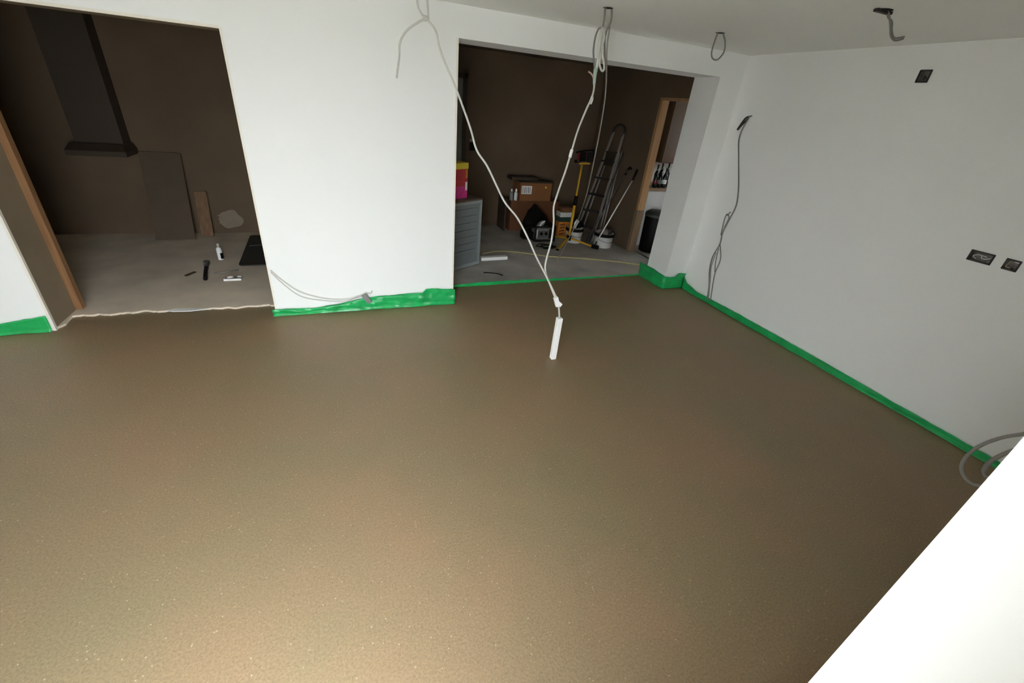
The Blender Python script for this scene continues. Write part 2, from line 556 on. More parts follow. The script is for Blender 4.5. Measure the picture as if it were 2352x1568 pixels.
film('edge_film', 'short green film strip along the wall foot left of the left opening',
     [(-3.29, YB, .07), (-2.42, YB, .082), (-2.115, YB, .13)], 1.0, wob=.006)
film('edge_film', 'crumpled green film along the foot of the white pier, taller on the right',
     [(-.635, YB - .002, .062), (-.46, YB - .002, .058), (-.31, YB, .052), (-.09, YB, .075), (.14, YB, .125), (.38, YB, .13), (.66, YB, .142), (.70, YB, .178), (.985, YB, .152)],
     2.0, wob=.018, foot=.03)
film('edge_film', 'low green film along the concrete edge in the right opening',
     [(1.07, 4.252, .03), (1.4, 4.262, .045), (1.9, 4.276, .038), (2.5, 4.29, .028), (3.1, 4.302, .018), (3.54, 4.31, .022)], 3.0, wob=.006, foot=.015)
film('edge_film', 'green film wrapped round the white jamb and corner of the right opening',
     [(XJ - .002, 4.33, .17), (XJ - .002, 4.10, .175), (XJ - .002, 3.92, .165), (XJ, YB - .004, .16), (3.62, YB - .004, .15), (3.69, YB - .004, .155), (3.73, YB - .004, .195), (3.838, YB - .004, .19)],
     4.0, wob=.010, foot=.02)
film('edge_film', 'long green film strip along the foot of the right wall',
     [(XR - .002, 3.83, .15), (XR - .002, 3.76, .09), (XR - .002, 3.58, .058), (XR - .002, 3.3, .06), (XR - .002, 2.93, .068), (XR - .002, 1.95, .064), (XR - .002, 1.4, .056), (XR - .002, .30, .052)],
     5.0, wob=.006, foot=.022)

# ------------------------------------------------------------------ ceiling cable holes (flat dark discs under the ceiling, painting the shade inside)
def hole_disc(x, y, r=.035):
    o = MB()
    o.lathe(x, y, [(r, H - .0015), (r * .85, H - .003), (r * .05, H - .0012)], 16)
    obj('cable_hole_disc', o, HOLE_SHADE, ceiling)
for (x, y, r) in ((.603, 3.40, .035), (1.771, 3.085, .033), (2.808, 3.165, .034), (2.775, 1.97, .045)):
    hole_disc(x, y, r)

# cable 1: knotted, runs down to the trunking stub
cb = thing('ceiling_cable', 'pale knotted cable from the ceiling in front of the pier down to the white stub', 'cable', (.603, 3.40, 2.4), 'loose ceiling cables')
obj('cable_run', MB().tube([(.613, 3.275, 2.212), (.667, 3.25, 2.155), (.685, 3.229, 2.077), (.714, 3.205, 1.998), (.779, 3.158, 1.86), (.828, 3.12, 1.741), (.874, 3.082, 1.617), (.909, 3.048, 1.502), (.975, 3.013, 1.413), (1.039, 2.971, 1.293), (1.099, 2.932, 1.184), (1.186, 2.891, 1.087), (1.263, 2.843, .957), (1.33, 2.797, .821), (1.409, 2.747, .682), (1.499, 2.686, .505), (1.523, 2.655, .37), (1.523, 2.652, .30)], .0068), CABLE, cb)
obj('cable_loop', MB().tube([(.578, 3.40, 2.399), (.574, 3.362, 2.328), (.577, 3.322, 2.264), (.599, 3.286, 2.22), (.613, 3.273, 2.209), (.626, 3.273, 2.217), (.631, 3.299, 2.264), (.632, 3.341, 2.334), (.628, 3.40, 2.399)], .0062), CABLE, cb)
obj('cable_tail', MB().tube([(.613, 3.275, 2.212), (.538, 3.28, 2.168), (.484, 3.277, 2.123), (.447, 3.256, 2.062), (.436, 3.217, 1.991), (.408, 3.161, 1.877)], .0062), CABLE, cb)
kn = MB()
kp = []
for i in range(22):
    a = i / 21 * 4 * math.pi
    kp.append((.615 + .014 * math.cos(a), 3.274 + .012 * math.sin(a), 2.212 + .010 * math.sin(a * .5 + .4)))
kn.tube(kp, .006, sub=2)
obj('knot', kn, CABLE, cb)

# cable 2: bundle, taped, runs down to the same stub
cb = thing('ceiling_cable', 'bundled white cable hanging from the ceiling before the right opening, doubled back and taped', 'cable', (1.771, 3.085, 2.4), 'loose ceiling cables')
obj('cable_run', MB().tube([(1.745, 3.09, 2.10), (1.733, 3.053, 2.05), (1.724, 3.04, 2.012), (1.715, 3.01, 1.908), (1.67, 2.997, 1.798), (1.621, 2.979, 1.673), (1.58, 2.953, 1.533), (1.541, 2.93, 1.403), (1.496, 2.909, 1.271), (1.466, 2.889, 1.166), (1.466, 2.857, 1.064), (1.448, 2.821, .927), (1.406, 2.784, .748), (1.437, 2.736, .632), (1.488, 2.679, .509)], .0068), CABLE, cb)
obj('cable_drop', MB().tube([(1.748, 3.085, 2.399), (1.756, 3.089, 2.347), (1.752, 3.087, 2.295), (1.733, 3.101, 2.284), (1.718, 3.103, 2.238), (1.715, 3.097, 2.164), (1.728, 3.088, 2.10), (1.727, 3.045, 2.03)], .006), CABLE_G, cb)
obj('cable_drop', MB().tube([(1.797, 3.085, 2.399), (1.804, 3.08, 2.352), (1.80, 3.082, 2.31), (1.79, 3.09, 2.286), (1.788, 3.095, 2.233), (1.80, 3.093, 2.173), (1.812, 3.088, 2.10), (1.80, 3.07, 2.05), (1.775, 3.05, 2.055), (1.757, 3.06, 2.09)], .006), CABLE_G, cb)
obj('cable_bight', MB().tube([(1.752, 3.087, 2.295), (1.762, 3.06, 2.24), (1.752, 3.05, 2.18), (1.768, 3.04, 2.12), (1.785, 3.035, 2.062), (1.77, 3.04, 2.05), (1.752, 3.05, 2.09), (1.757, 3.06, 2.17), (1.764, 3.075, 2.24), (1.77, 3.085, 2.29)], .007), CABLE, cb)
obj('cable_bight', MB().tube([(1.752, 3.087, 2.29), (1.742, 3.075, 2.20), (1.742, 3.06, 2.11), (1.731, 3.05, 2.03)], .011), CABLE, cb)
obj('tape_wrap', MB().tube([(1.733, 3.055, 2.055), (1.724, 3.04, 2.012), (1.719, 3.02, 1.96)], lambda t: .015 - .006 * t, smooth_path=True), mat('pale_green_tape', (176, 196, 186), .5), cb)
obj('bare_end', MB().tube([(1.722, 3.03, 1.985), (1.70, 3.04, 2.02), (1.675, 3.05, 2.035)], .0055), mat('pinkish_core', (186, 160, 150), .5), cb)
obj('tape_wrap', MB().tube([(1.585, 2.956, 1.55), (1.58, 2.953, 1.533), (1.572, 2.948, 1.50)], .0115), WPLAST, cb)
obj('tape_wrap', MB().tube([(1.712, 3.012, 1.89), (1.713, 3.01, 1.87), (1.705, 3.008, 1.845)], .010), WPLAST, cb)

# thin wire from that bundle back into the rear room
o = obj('hanging_wire', MB().tube([(1.80, 3.075, 2.30), (1.80, 3.07, 2.20), (1.825, 3.088, 2.113), (1.921, 3.197, 1.965), (2.012, 3.329, 1.795), (2.122, 3.517, 1.561), (2.249, 3.746, 1.282), (2.361, 3.966, 1.019), (2.471, 4.252, .701), (2.569, 4.599, .343), (2.663, 4.933, .018)], .0052), CABLE_T)
tag(o, 'thin grey wire slanting from the cable bundle into the right opening', 'wire')

# cable 3: loop near the corner
o = obj('ceiling_cable', MB().tube([(2.785, 3.163, 2.399), (2.775, 3.163, 2.355), (2.772, 3.163, 2.273), (2.80, 3.163, 2.235), (2.85, 3.163, 2.235), (2.89, 3.163, 2.288), (2.875, 3.163, 2.35), (2.835, 3.163, 2.399)], .0055), CABLE_G)
tag(o, 'small grey cable loop hanging from the ceiling near the room corner', 'cable', 'loose ceiling cables')
# cable 4: bent stub
cb = thing('ceiling_cable', 'short bent grey cable end poking from the ceiling by the right wall', 'cable', (2.775, 1.97, 2.4), 'loose ceiling cables')
obj('cable_end', MB().tube([(2.80, 1.966, 2.399), (2.83, 1.966, 2.375), (2.872, 1.966, 2.36), (2.90, 1.966, 2.325), (2.945, 1.966, 2.298), (3.02, 1.966, 2.312)], .0050), CABLE_G, cb)
obj('cable_end', MB().tube([(2.79, 1.96, 2.399), (2.815, 1.955, 2.38), (2.865, 1.96, 2.34), (2.91, 1.965, 2.302), (2.96, 1.966, 2.288), (3.02, 1.966, 2.303)], .0045), CABLE_G, cb)
obj('bracket', MB().box(2.715, 2.835, 1.955, 1.98, 2.385, 2.399), DGREY, cb, .002)

# ------------------------------------------------------------------ white trunking stub standing in the screed
tr = thing('trunking_stub', 'white plastic trunking stub standing upright in the wet screed', 'trunking', (1.521, 2.652, 0))
obj('trunking', MB().obox((1.518, 2.652, -.02), (1.524, 2.652, .37), (.021, 0, 0), (0, .021, 0)), WPLAST, tr, .003)
obj('cable_cap', MB().box(1.506, 1.541, 2.637, 2.667, .366, .374), mat('cable_cap_grey', (205, 205, 202), .5), tr, .002)
ct = obj('cable_connector', MB().obox((1.478, 2.682, .535), (1.505, 2.675, .462), (.016, 0, .006), (0, .012, 0)).obox((1.49, 2.68, .50), (1.53, 2.672, .468), (.008, 0, .012), (0, .010, 0)), WPLAST, None, .002)
tag(ct, 'small white connector joining the two cables above the trunking stub', 'connector')

# ------------------------------------------------------------------ cable on the right wall
wc = thing('wall_cable', 'grey cable hanging down the right wall and splitting into strands near the corner', 'cable', (XR, 3.39, .06))
X = 3.833
y = lambda L: [(X, a, b) for a, b in L]
obj('cable_run', MB().tube([(XR + .02, 3.60, 1.90)] + y([(3.614, 1.888), (3.623, 1.861), (3.656, 1.762), (3.651, 1.663), (3.583, 1.508), (3.487, 1.293), (3.445, 1.173), (3.427, 1.067), (3.454, .926), (3.482, .779), (3.470, .663), (3.511, .501), (3.494, .354), (3.432, .194), (3.395, .03)]), .0072), CABLE_G, wc)
obj('cable_strand', MB().tube(y([(3.470, .663), (3.398, .514), (3.409, .359), (3.390, .238), (3.345, .04)]), .0058), CABLE_G, wc)
obj('cable_strand', MB().tube(y([(3.468, .614), (3.451, .471), (3.415, .357)]), .005), CABLE_G, wc)
obj('cable_strand', MB().tube(y([(3.482, .560), (3.487, .40), (3.44, .25), (3.375, .04)]), .005), CABLE_T, wc)
obj('cable_strand', MB().tube(y([(3.496, .751), (3.515, .91), (3.505, .975), (3.465, .945), (3.482, .84)]), .0058), CABLE_G, wc)
obj('cable_strand', MB().tube(y([(3.50, .96), (3.470, 1.005)]), .006), CABLE_G, wc)
obj('cable_head', MB().tube(y([(3.614, 1.888), (3.660, 1.868), (3.714, 1.765), (3.67, 1.82), (3.62, 1.872)]), .009), DGREY, wc)

# ------------------------------------------------------------------ recessed socket boxes
def socket_box(i, label):
    y0, y1, z0, z1 = holes[i]
    t = thing('socket_box', label, 'socket box', (XR, (y0 + y1) / 2, z0), 'recessed socket boxes')
    d = .045
    b = MB()
    b.box(XR + d - .002, XR + d, y0, y1, z0, z1)
    for (a0, a1, b0, b1) in ((y0, y0 + .002, z0, z1), (y1 - .002, y1, z0, z1), (y0, y1, z0, z0 + .002), (y0, y1, z1 - .002, z1)):
        b.box(XR - .003, XR + d, a0, a1, b0, b1)
    obj('back_box', b, GALV_D, t)
    f = MB()
    k = .008
    for (a0, a1, b0, b1) in ((y0 - .002, y0 + k, z0, z1), (y1 - k, y1 + .002, z0, z1), (y0, y1, z0 - .002, z0 + k), (y0, y1, z1 - k, z1 + .002)):
        f.box(XR - .004, XR - .001, a0, a1, b0, b1)
    obj('rim', f, DGREY, t)
    return t, y0, y1, z0, z1
t, y0, y1, z0, z1 = socket_box(0, 'single metal socket box recessed high on the right wall near the ceiling')
obj('wire', MB().tube([(XR + .04, y1 - .02, z0 + .02), (XR + .01, (y0 + y1) / 2, z0 + .04), (XR + .02, y0 + .02, z0 + .015)], .004), DGREY, t)
t, y0, y1, z0, z1 = socket_box(1, 'double metal socket box with looped white wire on the right wall')
obj('wire', MB().tube([(XR + .03, y1 - .03, z0 + .012), (XR + .005, y1 - .018, z0 + .028), (XR + .002, y1 - .04, z0 + .043), (XR + .012, y0 + .055, z0 + .041), (XR + .03, y0 + .045, z0 + .036)], .0028), WPLAST, t)
obj('wire', MB().tube([(XR + .03, y0 + .07, z0 + .034), (XR + .004, y0 + .055, z0 + .026), (XR + .006, y0 + .03, z0 + .03), (XR + .03, y0 + .018, z0 + .04)], .003), WPLAST, t)
t, y0, y1, z0, z1 = socket_box(2, 'single metal socket box beside the double one on the right wall')
obj('wire', MB().tube([(XR + .03, y1 - .012, z0 + .05), (XR + .003, y1 - .012, z0 + .018), (XR + .006, y1 - .035, z0 + .014)], .004), mat('buff_wire', (170, 158, 130), .5), t)
obj('wire', MB().tube([(XR + .02, y0 + .035, z1 - .014), (XR + .003, y0 + .006, z1 - .012)], .0035), WPLAST, t)

# ------------------------------------------------------------------ cable loops by the right wall
o = thing('coiled_cable', 'loose grey cable loops standing off the right wall behind the near wall end', 'cable', (3.1, .55, 0))
obj('cable_turn', MB().tube([(3.83, .40, .60), (3.5, .45, .68), (3.15, .52, .69), (2.9, .566, .66), (2.9, .616, .592), (2.9, .657, .501), (2.9, .67, .418), (2.9, .66, .353), (2.9, .627, .314), (2.9, .585, .304), (2.9, .55, .314), (2.92, .44, .25), (2.98, .36, .10), (3.02, .35, .008)], .0085), CABLE_L, o)
obj('cable_turn', MB().tube([(3.83, .36, .50), (3.4, .46, .60), (3.05, .52, .62), (2.9, .543, .593), (2.9, .577, .514), (2.9, .592, .45), (2.9, .588, .4), (2.9, .567, .376), (2.9, .545, .378), (2.93, .46, .30), (3.05, .40, .12), (3.10, .40, .009)], .010), CABLE_L, o)

# ------------------------------------------------------------------ white cables low on the pier
pc = thing('pier_cable', 'white cables drooping across the foot of the pier to a cut-out', 'cable', (.15, YB, .08))
Y = YB - .008
obj('cable_run', MB().tube([(-.59, YB - .004, .415), (-.511, Y, .319), (-.408, Y, .221), (-.294, Y, .164), (-.156, Y, .125), (-.009, Y, .119), (.106, Y - .004, .15), (.146, Y - .004, .169), (.185, Y - .01, .165), (.20, Y - .02, .188)], .006), CABLE, pc)
obj('cable_run', MB().tube([(-.59, YB - .004, .395), (-.515, Y, .292), (-.398, Y, .171), (-.229, Y, .117), (-.049, Y, .096), (.086, Y - .004, .13), (.13, Y - .006, .15)], .005), CABLE, pc)
obj('grey_sleeve', MB().obox((.125, YB - .040, .162), (.175, YB - .044, .08), (.022, 0, .008), (0, .005, 0)), CABLE_G, pc, .002)

# ------------------------------------------------------------------ rear room, left part
t = thing('chimney_hood', 'dark boxed column with a flared ledge hanging on the rear wall', 'hood', (-2.3, YRL - .15, .93))
obj('column', MB().box(-2.52, -2.11, 6.20, YRL, 1.04, H - .002), HOODM, t, .004)
led = MB()
lb, lt = [(-2.58, 6.06), (-2.068, 6.06), (-2.068, YRL), (-2.58, YRL)], [(-2.55, 6.14), (-2.095, 6.14), (-2.095, YRL), (-2.55, YRL)]
led.add([(x, yy, .935) for x, yy in lb] + [(x, yy, .985) for x, yy in lb] + [(x, yy, 1.05) for x, yy in lt],
        [(3, 2, 1, 0), (8, 9, 10, 11)] + [(i, (i + 1) % 4, (i + 1) % 4 + 4, i + 4) for i in range(4)] + [(i + 4, (i + 1) % 4 + 4, (i + 1) % 4 + 8, i + 8) for i in range(4)])
obj('ledge', led, HOODM, t, .003)

def lean_board(name, label, cat, x0, x1, yb, yt, ht, th, m):
    a = math.atan2(yt - yb, ht)
    nv = Vector((0, -math.cos(a), math.sin(a))) * th / 2
    o = obj(name, MB().obox((( x0 + x1) / 2, yb, .018 + th * .3), ((x0 + x1) / 2, yt, ht), ((x1 - x0) / 2, 0, 0), nv), m, None, .002)
    return tag(o, label, cat)
lean_board('leaning_board', 'tall dark grey board leaning on the rear wall below the hood', 'board', -2.06, -1.665, 6.10, 6.385, .955, .03, BOARD_D)
lean_board('leaning_board', 'short brown board leaning beside the tall dark one', 'board', -1.635, -1.505, 6.24, 6.395, .53, .022, BOARD_B)
o = obj('wood_batten', MB().obox((-.935, 6.385, .018), (-.935, 6.40, .50), (.02, 0, 0), (0, .012, 0)), mat('pale_batten', (190, 182, 168), .7), None, .002)
tag(o, 'pale upright batten against the rear wall at the pier edge', 'batten')

# dark sheet lying on the concrete
sh = MB()
pl = []
def rc(cx, cy, r, a0, a1, n=5):
    return [(cx + r * math.cos(math.radians(a0 + (a1 - a0) * k / n)), cy + r * math.sin(math.radians(a0 + (a1 - a0) * k / n))) for k in range(n + 1)]
pl += rc(-1.03, 5.16, .05, 180, 270) + rc(-.45, 5.14, .05, 270, 360) + rc(-.47, 6.19, .04, 0, 90) + rc(-1.07, 6.21, .04, 90, 180)
sh.prism(pl, .0165, .030)
ds = obj('dark_sheet', sh, RUBBER, None, .002)
tag(ds, 'dark slate coloured sheet lying on the concrete beside the pier', 'sheet')
obj('fold_strip', MB().obox((-1.06, 5.80, .0305), (-.47, 5.84, .0305), (0, .012, 0), (0, 0, .001)), GREYM, ds)

# sealant bottle
t = thing('spray_bottle', 'white bottle standing on the concrete with a dark label', 'bottle', (-1.28, 5.36, .016))
obj('body', MB().lathe(-1.28, 5.36, [(.026, .016), (.028, .022), (.028, .135), (.02, .150), (.012, .156)], 16), WPLAST, t)
obj('cap', MB().lathe(-1.28, 5.36, [(.013, .154), (.013, .172), (.016, .176), (.015, .196), (.006, .20)], 14), mat('buff_cap', (204, 200, 186), .5), t)
lab = MB()
n = 10
vs = []
for z in (.03, .095):
    for k in range(n + 1):
        a = math.radians(-75 + 110 * k / n)
        vs.append((-1.28 + .0288 * math.cos(a), 5.36 + .0288 * math.sin(a), z))
lab.add(vs, [(k, k + 1, k + 2 + n, k + 1 + n) for k in range(n)], 0, True)
obj('label_panel', lab, BLACK, t)

# hand tool lying near the threshold
t = thing('hand_tool', 'black handled tool with a grey head lying on the concrete', 'tool', (-1.33, 4.95, .016))
obj('handle', MB().tube([(-1.305, 4.73, .034), (-1.335, 4.90, .036), (-1.36, 5.06, .036)], lambda a: .019 - .002 * a, 10), BLACK, t)
obj('head', MB().tube([(-1.36, 5.06, .036), (-1.385, 5.20, .032)], .020, 10).box(-1.408, -1.362, 5.17, 5.235, .016, .054), GALV, t)
o = obj('trowel_blade', MB().obox((-1.26, 4.90, .019), (-1.06, 4.985, .020), (-.008, .02, 0), (0, 0, .002)).tube([(-1.26, 4.90, .02), (-1.06, 4.985, .022)], .006), ALU)
tag(o, 'thin pale metal blade lying beside the black handled tool', 'blade')
o = obj('wood_chip', MB().obox((-1.50, 4.87, .022), (-1.44, 4.97, .023), (.012, -.006, 0), (0, 0, .005)), HOODM, None, .001)
tag(o, 'small dark offcut left of the black handled tool', 'offcut')
t = thing('paper_tray', 'small white edged tray lying near the threshold', 'tray', (-1.07, 4.73, .016))
obj('tray', MB().box(-1.145, -.99, 4.70, 4.80, .0165, .022), ALU, t)
obj('white_edge', MB().box(-1.145, -.995, 4.69, 4.702, .0165, .036), WPLAST, t, .001)
obj('crumpled_wrap', MB().blob((-1.10, 4.76, .028), (.03, .02, .012), 3, .5, 6, zmin=.022), WPLAST, t)
obj('crumpled_wrap', MB().blob((-1.02, 4.765, .028), (.02, .015, .010), 5, .5, 6, zmin=.022), WPLAST, t)
o = obj('plastic_scrap', MB().prism([(-1.45, 4.045), (-1.41, 4.075), (-1.30, 4.07), (-1.13, 4.03), (-1.28, 4.005), (-1.40, 4.018)], .017, .023), WPLAST, None, .001)
tag(o, 'white plastic scrap lying on the broken concrete edge of the left opening', 'scrap')

# ------------------------------------------------------------------ rear room, right part
# grey ribbed appliance turned about thirty degrees
t = thing('ribbed_cabinet', 'grey appliance cabinet with a ribbed panel standing behind the pier', 'cabinet', (1.25, 4.95, .012))
A = Vector((1.549, 4.885, 0)); ang = math.atan2(4.885 - 4.671, 1.549 - 1.176)
ux = Vector((math.cos(ang), math.sin(ang), 0)); uy = Vector((-math.sin(ang), math.cos(ang), 0))
W0, DP, HT = .72, .50, .815
def lp(a, b, z):     # a along the panel from its right edge (negative = left), b depth
    q = A + ux * a + uy * b
    return (q.x, q.y, z)
def lbox(mb, a0, a1, b0, b1, zz0, zz1, mi=0):
    vs = [lp(a, b, z) for z in (zz0, zz1) for b in (b0, b1) for a in (a0, a1)]
    mb.add(vs, [(0, 2, 3, 1), (4, 5, 7, 6), (0, 1, 5, 4), (2, 6, 7, 3), (0, 4, 6, 2), (1, 3, 7, 5)], mi)
    return mb
obj('body', lbox(MB(), -W0, 0, .012, DP, .03, HT - .02), GREYM, t, .004)
obj('top', lbox(MB(), -W0 - .004, .004, 0, DP, HT - .02, HT), BOARD_D, t, .003)
fr = MB()
lbox(fr, -.028, 0, -.004, .012, .03, HT - .02)
lbox(fr, -W0, -.028, -.004, .012, HT - .05, HT - .02)
lbox(fr, -W0, -.028, -.004, .012, .03, .07)
obj('panel_frame', fr, GREYM2, t, .002)
for k in range(7):
    zz = .20 + k * .080
    obj('rib', lbox(MB(), -W0 + .04, -.075, -.006, .013, zz, zz + .040), GREYM, t, .006)
for a in (-.05, -W0 + .05):
    obj('foot', lbox(MB(), a - .02, a + .02, .02, .06, .012, .031), BLACK, t)

t = thing('colourful_carton', 'red, yellow and magenta carton standing on the ribbed cabinet', 'carton', (1.27, 5.02, HT))
def cbox(mb, a0, a1, b0, b1, z0, z1):
    return lbox(mb, a0, a1, b0, b1, z0, z1)
obj('magenta_base', cbox(MB(), -.36, -.150, .10, .22, HT, .945), MAG, t, .003)
obj('red_body', cbox(MB(), -.36, -.150, .10, .22, .945, 1.125), REDB, t, .003)
obj('yellow_top', cbox(MB(), -.365, -.145, .095, .225, 1.125, 1.19), YELP, t, .005)
obj('white_tag', cbox(MB(), -.185, -.155, .096, .101, .90, .99), WPLAST, t)
obj('orange_tag', cbox(MB(), -.185, -.155, .096, .101, 1.03, 1.12), ORANGE, t)

o = obj('trunking_offcut', MB().obox((1.62, 5.05, .034), (1.985, 5.07, .034), (0, .035, 0), (0, 0, .021)), WPLAST, None, .004)
tag(o, 'short white trunking offcut lying on the concrete beside the ribbed cabinet', 'offcut')
o = obj('floor_cord', MB().tube([(1.72, 5.28, .02), (1.80, 5.32, .02), (2.004, 5.367, .02), (2.288, 5.267, .02), (2.604, 5.089, .02), (3.073, 4.952, .02), (3.518, 4.761, .02), (3.80, 4.60, .02)], .0085), CORDY)
tag(o, 'pale yellow cord lying across the concrete floor of the rear room', 'cord')
o = obj('floor_cord', MB().tube([(1.52, 4.60, .018), (1.60, 4.58, .018), (1.68, 4.54, .018), (1.72, 4.48, .018)], .006), BLACK)
tag(o, 'short dark scrap of cord lying before the ribbed cabinet', 'cord')

t = thing('wall_bracket', 'small dark bracket with a pale knob on the rear wall', 'bracket', (1.93, YRR, 1.2))
obj('plate', MB().box(1.90, 1.985, YRR - .05, YRR, 1.13, 1.25), BLACK, t, .006)
obj('knob', MB().tube([(1.905, YRR - .05, 1.265), (1.89, YRR - .09, 1.275)], .022, 12), ALU, t)

# cardboard boxes
t = thing('cardboard_box', 'large brown cardboard box on the floor against the rear wall', 'box', (2.9, 6.55, .012))
obj('carton', MB().box(2.50, 3.35, 6.40, 6.73, .012, .47), CARD_D, t, .004)
obj('flap', MB().box(2.50, 3.35, 6.40, 6.56, .47, .474).box(2.50, 3.35, 6.57, 6.73, .47, .474), CARD, t)
obj('side_board', MB().box(2.40, 2.425, 6.38, 6.72, .012, .52), HOODM, t, .002)
t = thing('cardboard_box', 'smaller cardboard box with a white label on top of the large box', 'box', (2.9, 6.55, .475))
obj('carton', MB().box(2.64, 3.18, 6.42, 6.71, .475, .745), CARD, t, .004)
obj('address_label', MB().box(2.665, 2.835, 6.414, 6.42, .58, .70), WPLAST, t)
pr = MB()
for k in range(5):
    pr.box(2.68 + k * .03, 2.69 + k * .03 + .005 * (k % 2), 6.412, 6.414, .595, .685)
obj('label_print', pr, GALV_D, t)
obj('tape_mark', MB().box(3.06, 3.09, 6.415, 6.42, .67, .70), YELP, t)
obj('lid', MB().box(2.63, 3.19, 6.41, 6.72, .745, .765), HOODM, t, .002)
o = obj('dark_tray', MB().box(2.52, 2.97, 6.50, 6.72, .766, .815), HOODM, None, .004)
tag(o, 'dark flat tray on top of the upper cardboard box', 'tray')
for i, (bx, lbl) in enumerate(((2.515, 'pale bottle at the left end of the large cardboard box'), (2.59, 'pale bottle close beside the labelled cardboard box'))):
    t = thing('small_bottle', lbl, 'bottle', (bx, 6.45, .475), 'bottles on the large cardboard box')
    obj('body', MB().lathe(bx, 6.45, [(.026, .475), (.028, .485), (.028, .585), (.014, .61)], 12), WPLAST if i else GREYM2, t)
    obj('cap', MB().lathe(bx, 6.45, [(.015, .61), (.015, .645), (.008, .65)], 12), WPLAST, t)

# black bag
t = thing('black_bag', 'slumped black bag on the floor behind the silver machine', 'bag', (2.84, 6.15, .012))
obj('bag', MB().blob((2.86, 6.205, .17), (.20, .155, .22), 2, .35, 3, zmin=.012), BLACK, t)
obj('bag_neck', MB().tube([(2.83, 6.20, .36), (2.80, 6.19, .42), (2.83, 6.20, .45)], .035, 10), BLACK, t)

# silver portable machine
t = thing('power_machine', 'silver and black portable machine on the floor before the cardboard boxes', 'machine', (2.86, 5.88, .012))
obj('body', MB().box(2.71, 2.99, 5.79, 6.00, .045, .20), SILVER, t, .02)
obj('front_panel', MB().box(2.73, 2.90, 5.778, 5.79, .07, .18), GALV, t, .004)
obj('switch_panel', MB().box(2.91, 2.98, 5.776, 5.79, .06, .20), BLACK, t, .003)
fm = MB()
for yy in (5.775, 6.01):
    fm.tube([(2.685, yy, .025), (2.685, yy, .235), (3.01, yy, .235), (3.01, yy, .025), (2.685, yy, .025)], .014, 8, smooth_path=False)
for x in (2.685, 3.01):
    fm.tube([(x, 5.775, .235), (x, 6.01, .235)], .014, 8).tube([(x, 5.775, .026), (x, 6.01, .026)], .014, 8)
obj('bumper_frame', fm, BLACK, t)
obj('motor', MB().tube([(2.78, 5.88, .20), (2.80, 5.86, .26), (2.84, 5.85, .29)], lambda a: .05 - .02 * a, 12), SILVER, t)
obj('lever', MB().tube([(2.75, 5.80, .22), (2.77, 5.78, .29), (2.82, 5.78, .32)], .012), WPLAST, t)
for (x, z) in ((2.78, .135), (2.86, .135)):
    obj('knob', MB().tube([(x, 5.778, z), (x, 5.755, z)], .022, 12), BLACK, t)
obj('drive_arm', MB().box(2.53, 2.69, 5.84, 6.00, .03, .14).tube([(2.50, 5.86, .16), (2.60, 5.86, .22), (2.70, 5.86, .21)], .02), BLACK, t, .01)

# coil of black lead
cl = MB()
pts = []
for i in range(40):
    a = i / 39 * 2.6 * 2 * math.pi
    rr = .10 + .05 * math.sin(i * .5)
    pts.append((2.70 + rr * 1.1 * math.cos(a) + .06 * i / 39, 5.50 + rr * .7 * math.sin(a), .020 + .004 * (i % 5)))
cl.tube(pts, .0075, 6, sub=3)
o = obj('coiled_lead', cl, BLACK)
tag(o, 'thin black lead coiled on the floor before the silver machine', 'lead')

# orange sack
t = thing('material_sack', 'orange striped sack with a white band standing beside the cardboard boxes', 'sack', (3.31, 6.1, .012))
obj('sack_bottom', MB().box(3.20, 3.42, 6.04, 6.18, .012, .24), ORANGE, t, .015)
obj('sack_middle', MB().box(3.20, 3.42, 6.04, 6.18, .24, .315), mat('dark_green_print', (40, 66, 52), .6, var=.3, scale=30), t, .008)
obj('white_band', MB().box(3.195, 3.425, 6.035, 6.185, .315, .385), mat('white_print', (222, 220, 212), .6, var=.12, scale=40), t, .006)
obj('sack_top', MB().box(3.205, 3.415, 6.045, 6.175, .385, .46), CARD_D, t, .02)
for k in range(4):
    obj('stripe', MB().obox((3.21, 6.034, .05 + .048 * k), (3.30, 6.034, .062 + .048 * k), (0, 0, .009), (0, .003, 0)), CARD_D, t)

# tripod work light
t = thing('tripod_light', 'yellow tripod work light stand with dark lamp heads', 'work light', (3.15, 5.58, .012))
obj('lower_pole', MB().tube([(3.150, 5.58, .10), (3.162, 5.58, .61)], .019, 12), YELLOW, t)
obj('collar', MB().tube([(3.162, 5.58, .60), (3.166, 5.58, .73)], .026, 12), BLACK, t)
obj('upper_pole', MB().tube([(3.166, 5.58, .72), (3.178, 5.58, 1.155)], .013, 12), YELLOW, t)
obj('cross_bar', MB().tube([(3.13, 5.58, 1.16), (3.30, 5.58, 1.165)], .013, 10), YELLOW, t)
obj('hub', MB().tube([(3.148, 5.58, .09), (3.151, 5.58, .16)], .034, 12), BLACK, t)
for (fx, fy) in ((2.86, 5.34), (3.50, 5.45), (3.10, 5.99)):
    lg = obj('leg', MB().obox((3.15, 5.58, .125), (fx, fy, .028), Vector((-(fy - 5.58), fx - 3.15, 0)).normalized() * .016, (0, 0, .012)), YELLOW, t, .003)
    obj('foot', MB().blob((fx, fy, .026), (.028, .028, .014), 1, 0, zmin=.012), BLACK, lg)
for (lx, rz) in ((3.15, .3), (3.27, -.2)):
    lh = obj('lamp_head', MB().box(lx - .05, lx + .05, 5.54, 5.61, 1.20, 1.30, rz=rz), RED, t, .008)
    obj('lamp_guard', MB().box(lx - .056, lx + .056, 5.53, 5.545, 1.19, 1.31, rz=rz), BLACK, lh, .003)
    obj('lamp_yoke', MB().tube([(lx, 5.58, 1.16), (lx, 5.58, 1.21)], .010), BLACK, lh)
